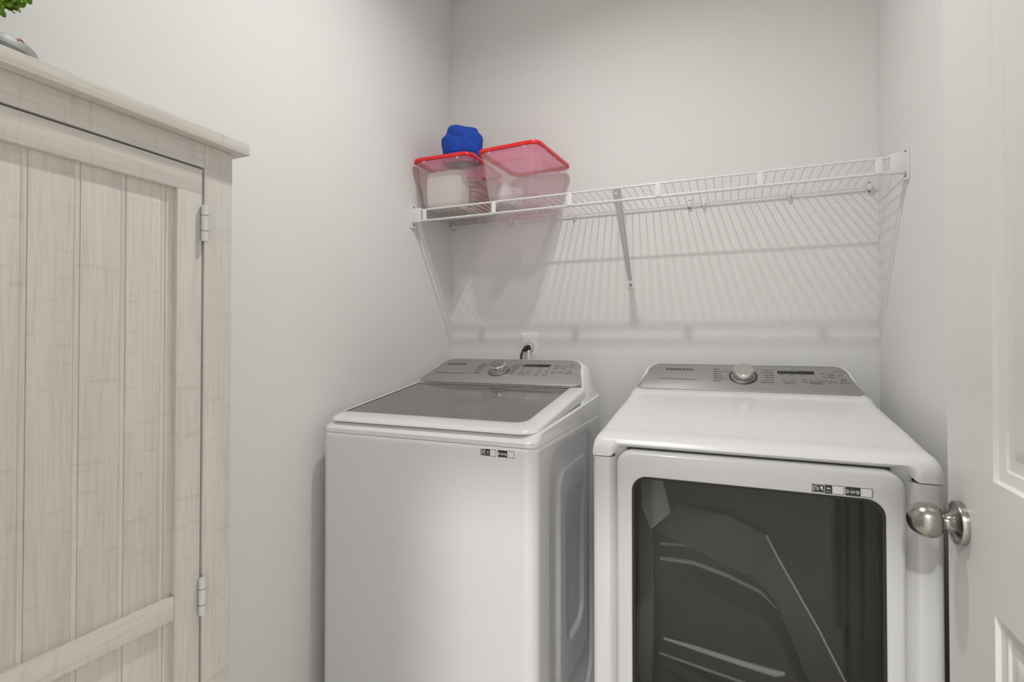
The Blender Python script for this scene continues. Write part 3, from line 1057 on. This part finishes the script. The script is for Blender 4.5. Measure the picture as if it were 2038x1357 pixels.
# ------------------------------------------------------------------ storage bins (built about their own base, then placed)
def storage_bin(label, loc, rot):
    b = thing('storage_bin', label, 'bin', (0, 0, 0), 'red-lidded storage bins on the wire shelf', world=False)
    H = .178
    bw, bd, tw, td = .094, .133, .1165, .1500       # half sizes foot and rim
    N = 22

    def per(hw, hd, r):
        """perimeter points with side index and position along the side"""
        out = []
        for k in range(4):
            horiz = k % 2 == 0
            half = (hw if horiz else hd) - r
            for i in range(N):
                s = -1 + 2 * i / (N - 1)
                p = s * half
                n = [(0, -1), (1, 0), (0, 1), (-1, 0)][k]
                t = (-n[1], n[0])
                dd_ = hd if horiz else hw
                out.append((n[0] * dd_ + t[0] * p, n[1] * dd_ + t[1] * p, n, s))
            for i in range(1, 5):
                a = math.pi / 2 * i / 5
                n0 = [(0, -1), (1, 0), (0, 1), (-1, 0)][k]
                n1 = [(1, 0), (0, 1), (-1, 0), (0, -1)][k]
                cx = (n0[0] + n1[0]) * (hw - r)
                cy = (n0[1] + n1[1]) * (hd - r)
                out.append((cx + r * (n0[0] * math.cos(a) + n1[0] * math.sin(a)), cy + r * (n0[1] * math.cos(a) + n1[1] * math.sin(a)), None, 0))
        return out
    loops = []
    for zi, z in enumerate([0, .0012, .005, .011] + [.016 + i * .0072 for i in range(19)] + [.150, .156, .162, .170, H]):
        f = z / H
        ins = {0: .016, 1: .010, 2: .004, 3: .001}.get(zi, 0)
        hw, hd = bw + (tw - bw) * f - ins, bd + (td - bd) * f - ins
        step = .003 * smooth01((z - .150) / .006)
        hw += step
        hd += step
        lp = []
        for x, y, n, s in per(hw, hd, .030):
            if n is not None:
                m = smooth01((.93 - abs(s)) / .10) * smooth01((z - .018) / .009) * smooth01((.140 - z) / .009)
                x -= n[0] * .0060 * m
                y -= n[1] * .0060 * m
            lp.append((x, y, z))
        loops.append(lp)
    mk('tub', *loft(loops, True, False), 'bin_clear', b, 50)
    # lid: rolled rim and inset panel
    def L2(ins, z):
        return [(x, y, z) for x, y in rr(-.1265 + ins, .1265 - ins, -.1620 + ins, .1620 - ins, .036 - ins * .6, 8)]
    rim = [L2(.006, .1725), L2(.001, .1735), L2(0, .178), L2(.0015, .1845), L2(.006, .187), L2(.016, .187), L2(.019, .1835), L2(.019, .1800), L2(.011, .1790), L2(.0085, .1725), L2(.006, .1725)]
    lid_ = mk('lid', *loft(rim, False, False), 'lid_red', b, 60)
    mk('lid_panel', *loft([L2(.0185, .1822), L2(.026, .1795), L2(.030, .1790)], False, True), 'lid_panel', lid_, 60)
    for k in (-1, 1):
        for px in (-.07, .07):
            mk('lid_tab', *box((px - .005, k * .1555 - .0018, .1650), (px + .005, k * .1555 + .0018, .1745), .001), 'tab_clear', lid_)
        for py in (-.09, 0, .09):
            mk('lid_tab', *box((k * .1195 - .0018, py - .005, .1650), (k * .1195 + .0018, py + .005, .1745), .001), 'tab_clear', lid_)
    b.location = loc
    b.rotation_euler = (0, 0, rot)
    return b


SHELF_TOP = wz + .0016
binA = storage_bin('clear bin with red lid packed with folded cloths, nearest the left wall', (.1345, -.1715, SHELF_TOP), R(1.0))
binB = storage_bin('nearly empty clear bin with red lid, standing away from the left wall', (.4155, -.172, SHELF_TOP), R(-4.5))


def folded(name, label, cat, mat, cx, cy, z0, hw, hd, th, rot, seed, group=None, wob=.004):
    """soft folded slab: rounded edges, slightly uneven"""
    rnd = random.Random(seed)
    ph = [rnd.uniform(0, 6) for _ in range(6)]
    loops = []
    for k, (ins, f) in enumerate([(.008, 0), (.002, .15), (0, .5), (.002, .85), (.008, 1.0)]):
        lp = []
        for x, y in rr(-hw + ins, hw - ins, -hd + ins, hd - ins, min(hw, hd) * .3, 8):
            w_ = wob * math.sin(x * 55 + ph[0] + f * 3) * math.sin(y * 40 + ph[1])
            q = 1 + .03 * math.sin(y * 60 + ph[2] + f * 4)
            X, Y = x * q, y
            c, s_ = math.cos(rot), math.sin(rot)
            lp.append((cx + X * c - Y * s_, cy + X * s_ + Y * c, max(z0 if k == 0 else z0 + .0005, z0 + th * f + (w_ if f > 0 else 0))))
        loops.append(lp)
    o = mk(name, *loft(loops), mat, None, 60)
    tag(o, label, cat, group)
    return o


zb_ = SHELF_TOP + .003
folded('folded_blanket', 'cream folded blanket filling the front of the bin by the left wall', 'blanket', 'cloth_cream', .124, -.250, zb_, .076, .040, .140, 0.02, 1)
for i in range(7):
    folded('folded_cloth', 'dusty pink folded cloth, %s of the stack in the bin by the wall' % ['lowest', 'second lowest', 'third lowest', 'middle one', 'third from top', 'second from top', 'topmost'][i], 'cloth', 'cloth_pink', .150 + .003 * math.sin(i * 2.1), -.124 + .003 * math.cos(i * 1.7), zb_ + i * .0192, .062 + .0015 * i, .070, .0188, .05 * math.sin(i * 1.3), 20 + i,
           'pink folded cloths inside the bin', .0015)
# paper sleeve lying in the other bin
sl = [(.338, -.255, zb_), (.362, -.262, zb_ + .002), (.372, -.235, zb_ + .0015), (.400, -.170, zb_ + .0012), (.352, -.150, zb_ + .001)]
tp = [(.342, -.250, zb_ + .055), (.365, -.256, zb_ + .072), (.385, -.235, zb_ + .062), (.408, -.175, zb_ + .068), (.362, -.155, zb_ + .058)]
tag(mk('paper_sleeve', *bevel_vf(loft([sl, tp]), .004, 2), 'paper_white', None, 40), 'small crumpled white paper sleeve lying inside the nearly empty bin', 'paper')

# ------------------------------------------------------------------ blue hat on the bin
hat = thing('cloth_hat', 'bright blue slouchy cloth hat sitting on a red bin lid', 'hat', (.168, -.210, SHELF_TOP + .187))
hz = SHELF_TOP + .1872
loops = []
NH = 56
for k in range(26):
    f = k / 25
    if f < .8:
        h, shr = f / .8, 0
    else:
        h, shr = 1.0, (f - .8) / .2
    lp = []
    for i in range(NH):
        a = 2 * math.pi * i / NH
        bul = 1 + .03 * math.sin(math.pi * h) - .26 * max(0, (h - .66) / .34) ** 2.0
        crease = .030 * math.sin(3 * a + 6 * h) + .026 * math.sin(7 * a - 9 * h + 1) * h + .040 * math.sin(2 * a + 11 * h) * h + .022 * math.sin(13 * a + 14 * h) * h - .10 * math.exp(-((h - .70 + .10 * math.sin(a + 1.0)) / .07) ** 2) * smooth01((-math.cos(a - .6) + .5))
        rx, ry = .080 * (bul + crease), .062 * (bul + crease)
        top = .124 - .010 * math.cos(a - .2) * 1.0 + .006 * math.sin(2 * a + 1) + .004 * math.sin(5 * a)
        z = top * h
        if shr > 0:
            q = math.cos(shr * math.pi / 2)
            rx *= q
            ry *= q
            z = .124 + (top - .124) * q + (.020 + .006 * math.cos(a - 2.8) * (1 - shr)) * math.sin(shr * math.pi / 2) + .006 * math.sin(4 * a + 3 * shr) * (1 - shr)
        lp.append((.168 + rx * math.cos(a), -.210 + ry * math.sin(a), hz + z))
    loops.append(lp)
mk('crown', *loft(loops, True, True), 'hat_blue', hat, 80)
bl = []
for r_, z in ((1.03, .001), (1.075, .004), (1.075, .022), (1.055, .0255), (1.02, .024)):
    bl.append([(.168 + .080 * r_ * math.cos(2 * math.pi * i / NH) * 1.0, -.210 + .062 * r_ * math.sin(2 * math.pi * i / NH), hz + z + .002 * math.sin(4 * math.pi * i / NH)) for i in range(NH)])
mk('band', *loft(bl, False, False), 'hat_blue', hat, 50)
mk('seam', *tube([(.168 + .086 * math.cos(R(a)), -.210 + .067 * math.sin(R(a)), hz + .027 + .002 * math.sin(R(a) * 2)) for a in range(180, 362, 6)], .0013, 6), 'hat_blue', hat)

# ------------------------------------------------------------------ outlet and cord
ot = thing('wall_outlet', 'white single-receptacle wall outlet above the washing machine', 'outlet', (.3665, 0, 1.148))
pl_ = rr(.3270, .4060, 1.148, 1.2680, .004, 4)
mk('cover_plate', *loft([[(a, -.0002, b) for a, b in pl_], [(a, -.004, b) for a, b in pl_], [(.3665 + (a - .3665) * .94, -.006, 1.208 + (b - 1.208) * .96) for a, b in pl_]]), 'outlet_white', ot, 40)
mk('receptacle', *lathe([(.0205, .0), (.0205, .0085), (.019, .0098), (.0185, .0088), (.0003, .0088)], (.3655, 0, 1.2075), (0, -1, 0), 28), 'outlet_white', ot, 40)
mk('receptacle_ring', *lathe([(.0222, .0), (.0222, .0064), (.0206, .0064)], (.3655, 0, 1.2075), (0, -1, 0), 28, True, False), 'seam_dark', ot, 40)
mk('screw', *lathe([(.0032, 0), (.0032, .0008), (.0025, .0014)], (.3655, -.006, 1.2385), (0, -1, 0), 12), 'print_light', ot)
cd = thing('power_cord', 'black power cord plugged into the outlet behind the washing machine', 'cord', (.36, -.06, 1.0))
mk('plug', *join(lathe([(.0125, 0), (.0138, .004), (.0132, .013), (.0105, .018), (.0095, .026)], (.3655, -.0102, 1.2065), (-.12, -1, -.12), 14),
                 lathe([(.0085, .024), (.0085, .029), (.0068, .030), (.0078, .034), (.0062, .036), (.0068, .041), (.0050, .044)], (.3655, -.0102, 1.2065), (-.16, -1, -.22), 12)), 'cord_black', cd, 40)
mk('cord', *tube([(.3595, -.046, 1.197), (.3575, -.056, 1.192), (.3560, -.063, 1.182), (.3550, -.066, 1.165), (.3545, -.066, 1.12), (.354, -.063, 1.02), (.36, -.05, .85), (.38, -.045, .6), (.40, -.06, .3)], .0048, 10), 'cord_black', cd)
wc = mk('water_hose', *tube([(.3735, -.030, .62), (.3735, -.030, 1.1895), (.3735, -.026, 1.195)], .0058, 10), 'outlet_white', None)
tag(wc, 'thin white hose rising against the wall behind the washing machine', 'hose')

# ------------------------------------------------------------------ open room door on the right
DRX = 1.485
DY0, DY1 = -.833, -1.600          # free edge, hinge edge
dz = thing('door_1', 'white panelled interior door standing open at right with a nickel knob', 'door', (DRX + .0175, DY1, 0))
dz['kind'] = 'structure'


def door_leaf():
    ys = [DY0, -1.009, -1.43, DY1]
    zs = [.012, .22, .833, 1.029, 1.925, 2.045]
    V, F = [], []
    for i in range(3):
        for j in range(5):
            y0, y1, z0, z1 = ys[i], ys[i + 1], zs[j], zs[j + 1]
            panel = i == 1 and j in (1, 3)
            if not panel:
                n = len(V)
                V += [(DRX, y0, z0), (DRX, y1, z0), (DRX, y1, z1), (DRX, y0, z1)]
                F.append([n, n + 1, n + 2, n + 3])
            else:
                prev = None
                for ins, dep in ((0, 0), (.004, .0055), (.020, .0075), (.023, .0105), (.040, .0105), (.056, .0035), (.058, .003)):
                    n = len(V)
                    V += [(DRX + dep, y0 - ins, z0 + ins), (DRX + dep, y1 + ins, z0 + ins), (DRX + dep, y1 + ins, z1 - ins), (DRX + dep, y0 - ins, z1 - ins)]
                    if prev is not None:
                        for k in range(4):
                            F.append([prev + k, prev + (k + 1) % 4, n + (k + 1) % 4, n + k])
                    prev = n
                F.append([prev, prev + 1, prev + 2, prev + 3])
    n = len(V)
    X2 = DRX + .035
    y0, y1, z0, z1 = DY0, DY1, zs[0], zs[-1]
    V += [(X2, y0, z0), (X2, y1, z0), (X2, y1, z1), (X2, y0, z1), (DRX, y0, z0), (DRX, y1, z0), (DRX, y1, z1), (DRX, y0, z1)]
    F += [[n, n + 1, n + 2, n + 3], [n, n + 4, n + 5, n + 1], [n + 3, n + 2, n + 6, n + 7], [n, n + 3, n + 7, n + 4], [n + 1, n + 5, n + 6, n + 2]]
    bm = bmesh.new()
    vs = [bm.verts.new(v) for v in V]
    for f in F:
        bm.faces.new([vs[i] for i in f])
    bmesh.ops.remove_doubles(bm, verts=bm.verts[:], dist=1e-5)
    return bm_out(bm)


mk('leaf', *door_leaf(), 'trim_paint', dz, 20)
KC = (DRX, -.893, .930)
kn = mk('door_knob', *lathe([(.0118, .018), (.0118, .0245), (.0140, .0250), (.0185, .0268), (.0235, .0305), (.0272, .0355), (.0292, .0415), (.0297, .0475), (.0290, .0540), (.0268, .0605), (.0232, .0665), (.0185, .0715), (.0125, .0750), (.0060, .0768), (.0004, .0772)],
                            KC, (-1, 0, 0), 40), 'nickel', dz, 60)
mk('rosette', *lathe([(.0365, 0), (.0365, .0085), (.0355, .0102), (.0340, .0104), (.0325, .0085), (.0250, .0095), (.0185, .0130), (.0145, .0175), (.0122, .0225), (.0118, .026)], KC, (-1, 0, 0), 40), 'nickel', kn, 50)
mk('rosette_screw', *lathe([(.003, 0), (.003, .001), (.002, .002)], (DRX - .0088, KC[1] - .006, KC[2] - .024), (-1, 0, 0), 12), 'chrome', kn)
mk('latch_plate', *box((DRX + .006, DY0 - .001, .902), (DRX + .029, DY0 + .0012, .958), .0005), 'nickel', dz)
for z in (.25, 1.05, 1.85):
    mk('hinge', *tube([(DRX - .004, DY1 - .004, z - .045), (DRX - .004, DY1 - .004, z + .045)], .006, 12), 'nickel', dz)

# ------------------------------------------------------------------ whitewashed cabinet on the left
CF = .340                         # face
CY0, CY1 = -1.365, -2.150
cb = thing('wooden_cabinet', 'tall whitewashed wooden cabinet with beadboard doors against the left wall', 'cabinet', (.17, (CY0 + CY1) / 2, 0))
mk('side_panel', *box((.006, CY0 - .018, 0), (CF - .016, CY0, 1.5575), .001), 'wood_z', cb)
mk('side_panel', *box((.006, CY1, 0), (CF - .016, CY1 + .018, 1.5575), .001), 'wood_z', cb)
mk('back_panel', *box((.004, CY1 + .018, .05), (.010, CY0 - .018, 1.55)), 'cabinet_inside', cb, None)
mk('inner_shelf', *box((.010, CY1 + .018, .82), (CF - .030, CY0 - .018, .838)), 'cabinet_inside', cb, None)
mk('bottom_panel', *box((.010, CY1 + .018, .06), (CF - .030, CY0 - .018, .078)), 'cabinet_inside', cb, None)
mk('face_post', *box((CF - .018, CY0 - .0505, 0), (CF, CY0, 1.5575), .0012), 'wood_z', cb)
mk('face_post', *box((CF - .018, CY1, 0), (CF, CY1 + .0505, 1.5575), .0012), 'wood_z', cb)
mk('top_rail', *box((CF - .018, CY1 + .051, 1.5185), (CF - .0004, CY0 - .051, 1.5575), .0008), 'wood_y', cb)
mk('bottom_rail', *box((CF - .018, CY1 + .051, .0), (CF - .0004, CY0 - .051, .095), .0008), 'wood_y', cb)
mk('top_board', *box((.003, CY1 - .019, 1.5578), (CF + .0195, CY0 + .0185, 1.5775), .0012), 'wood_y', cb)


def cab_door(ya, yb_, hinge_far):
    """ya the edge nearer the back wall, yb_ the edge nearer the room's front"""
    z0, z1 = .100, 1.5150
    st_ = .0405
    d = mk('door', *box((CF - .018, ya - st_, z0), (CF - .0002, ya, z1 - .0402), .0006), 'wood_z2', cb)
    mk('stile', *box((CF - .018, yb_, z0), (CF - .0002, yb_ + st_, z1 - .0402), .0006), 'wood_z', d)
    mk('rail', *box((CF - .018, yb_, z1 - .0402), (CF - .0002, ya, z1), .0006), 'wood_y', d)
    for za, zb2 in ((.8115, .8475), (z0, z0 + .0405)):
        mk('rail', *box((CF - .018, yb_ + st_ + .0002, za), (CF - .0004, ya - st_ - .0002, zb2), .0016), 'wood_y', d)
    # beadboard: plank, bead, plank ...
    ps = [ya - st_]
    yy = -1.472 if hinge_far else ya - st_ - .012
    pit = .0565
    cuts = []
    while yy > yb_ + st_ + .004:
        cuts.append(yy)
        yy -= pit
    edge = ya - st_ + .004
    for k, cy in enumerate(cuts + [None]):
        lo = (cy - .0004) if cy is not None else yb_ + st_ - .004
        if edge - lo > .004:
            for za, zb2 in ((z1 - .036, .8475 - .004), (.8115 + .004, z0 + .036)):
                mk('plank', *box((CF - .014, lo, min(za, zb2)), (CF - .0085, edge, max(za, zb2)), .0007, 2), 'wood_z' if k % 2 else 'wood_z2', d)
        if cy is None:
            break
        for za, zb2 in ((z1 - .036, .8475 - .004), (.8115 + .004, z0 + .036)):
            lp = [(CF - .0130, cy)] + [(CF - .0106 + .0019 * math.sin(R(a)), cy - .0042 + .0041 * math.cos(R(a))) for a in range(0, 181, 30)] + [(CF - .0130, cy - .0084)]
            mk('bead', *loft([[(a, b, za) for a, b in lp], [(a, b, zb2) for a, b in lp]]), 'wood_z2', d, 70)
        edge = cy - .0080
    for z in ((1.4275, .8295, .22) if True else ()):
        yh = ya + .0015 if hinge_far else yb_ - .0015
        h = mk('hinge', *tube([(CF + .0045, yh, z - .0285), (CF + .0045, yh, z + .0285)], .0055, 14), 'hinge_metal', d, 50)
        for k in (-1, 1):
            mk('knuckle_gap', *tube([(CF + .0045, yh, z + k * .0125 - .0004), (CF + .0045, yh, z + k * .0125 + .0004)], .0057, 14), 'nickel_dark', h, 50)
        mk('hinge_pin', *tube([(CF + .0045, yh, z + .0285), (CF + .0045, yh, z + .0300)], .0040, 12), 'hinge_metal', h, 50)
    return d


mid_y = (CY0 + CY1) / 2
d1 = cab_door(CY0 - .0548, mid_y + .0015, True)
d2 = cab_door(mid_y - .0015, CY1 + .0535, False)
for dd_, yk in ((d1, mid_y + .022), (d2, mid_y - .022)):
    mk('handle', *lathe([(.006, 0), (.006, .012), (.013, .018), (.014, .024), (.009, .028), (.0004, .0285)], (CF, yk, 1.02), (1, 0, 0), 20), 'hinge_metal', dd_, 50)

# ------------------------------------------------------------------ pot and topiary on the cabinet
CT = 1.5778
PC = Vector((.185, -1.630, CT))
tpy = thing('potted_topiary', 'green boxwood topiary ball in a small grey pot on the wooden cabinet', 'plant', PC)
mk('pot', *lathe([(.047, 0), (.050, .002), (.0565, .024), (.0580, .036), (.0582, .054), (.0585, .0545), (.0590, .0550), (.0588, .0660), (.0575, .0675), (.0545, .0675), (.0525, .066), (.0515, .058), (.0004, .057)], PC, (0, 0, 1), 40, True, False), 'pot_grey', tpy, 40)
mk('pot_band', *lathe([(.0575, .0360), (.0600, .0365), (.0605, .0380), (.0605, .0520), (.0600, .0535), (.0575, .0540)], PC, (0, 0, 1), 40, False, False), 'pot_dark', tpy, 40)
ear = []
for i in range(9):
    a = R(180) * i / 8
    ear.append(PC + Vector((.0540 - .002 * math.cos(a), .020 + .0042 * math.cos(a), .0655 + .0035 * math.sin(a))))
mk('ear', *tube(ear, .0013, 8), 'copper', tpy)
TB = PC + Vector((-.007, -.008, .190))
TR = .068
mk('stem', *tube([PC + Vector((0, 0, .055)), PC + Vector((-.002, -.003, .11)), TB], [.005, .0045, .004], 10), 'bark', tpy)
mk('core', *lathe([(TR * .8 * math.sin(R(a)) + .0003, -TR * .8 * math.cos(R(a))) for a in range(0, 181, 15)], TB, (0, 0, 1), 20), 'moss', tpy, 60)
lv, lf = [], []
for i in range(1100):
    zc = random.uniform(-1, 1)
    ph = random.uniform(0, 2 * math.pi)
    n = Vector((math.sqrt(1 - zc * zc) * math.cos(ph), math.sqrt(1 - zc * zc) * math.sin(ph), zc))
    p = TB + n * TR * random.uniform(.82, 1.0)
    d = (n + Vector((random.uniform(-.8, .8), random.uniform(-.8, .8), random.uniform(-.8, .8)))).normalized()
    s = d.cross(Vector((random.uniform(-1, 1), random.uniform(-1, 1), random.uniform(-1, 1)))).normalized()
    u = s.cross(d)
    L_, w = random.uniform(.008, .0115), random.uniform(.0036, .0050)
    k = len(lv)
    for t, ww, b in ((0, .25, 0), (.35, 1, .0015), (.75, .95, .0015), (1, .4, -.001)):
        lv += [p + d * L_ * t - s * w * ww + u * b, p + d * L_ * t + u * (b - .0018), p + d * L_ * t + s * w * ww + u * b]
    for a in range(3):
        lf += [[k + a * 3, k + a * 3 + 1, k + a * 3 + 4, k + a * 3 + 3], [k + a * 3 + 1, k + a * 3 + 2, k + a * 3 + 5, k + a * 3 + 4]]
fo = mk('foliage', lv, lf, 'leaf_green', tpy, 60)
fo['kind'] = 'stuff'
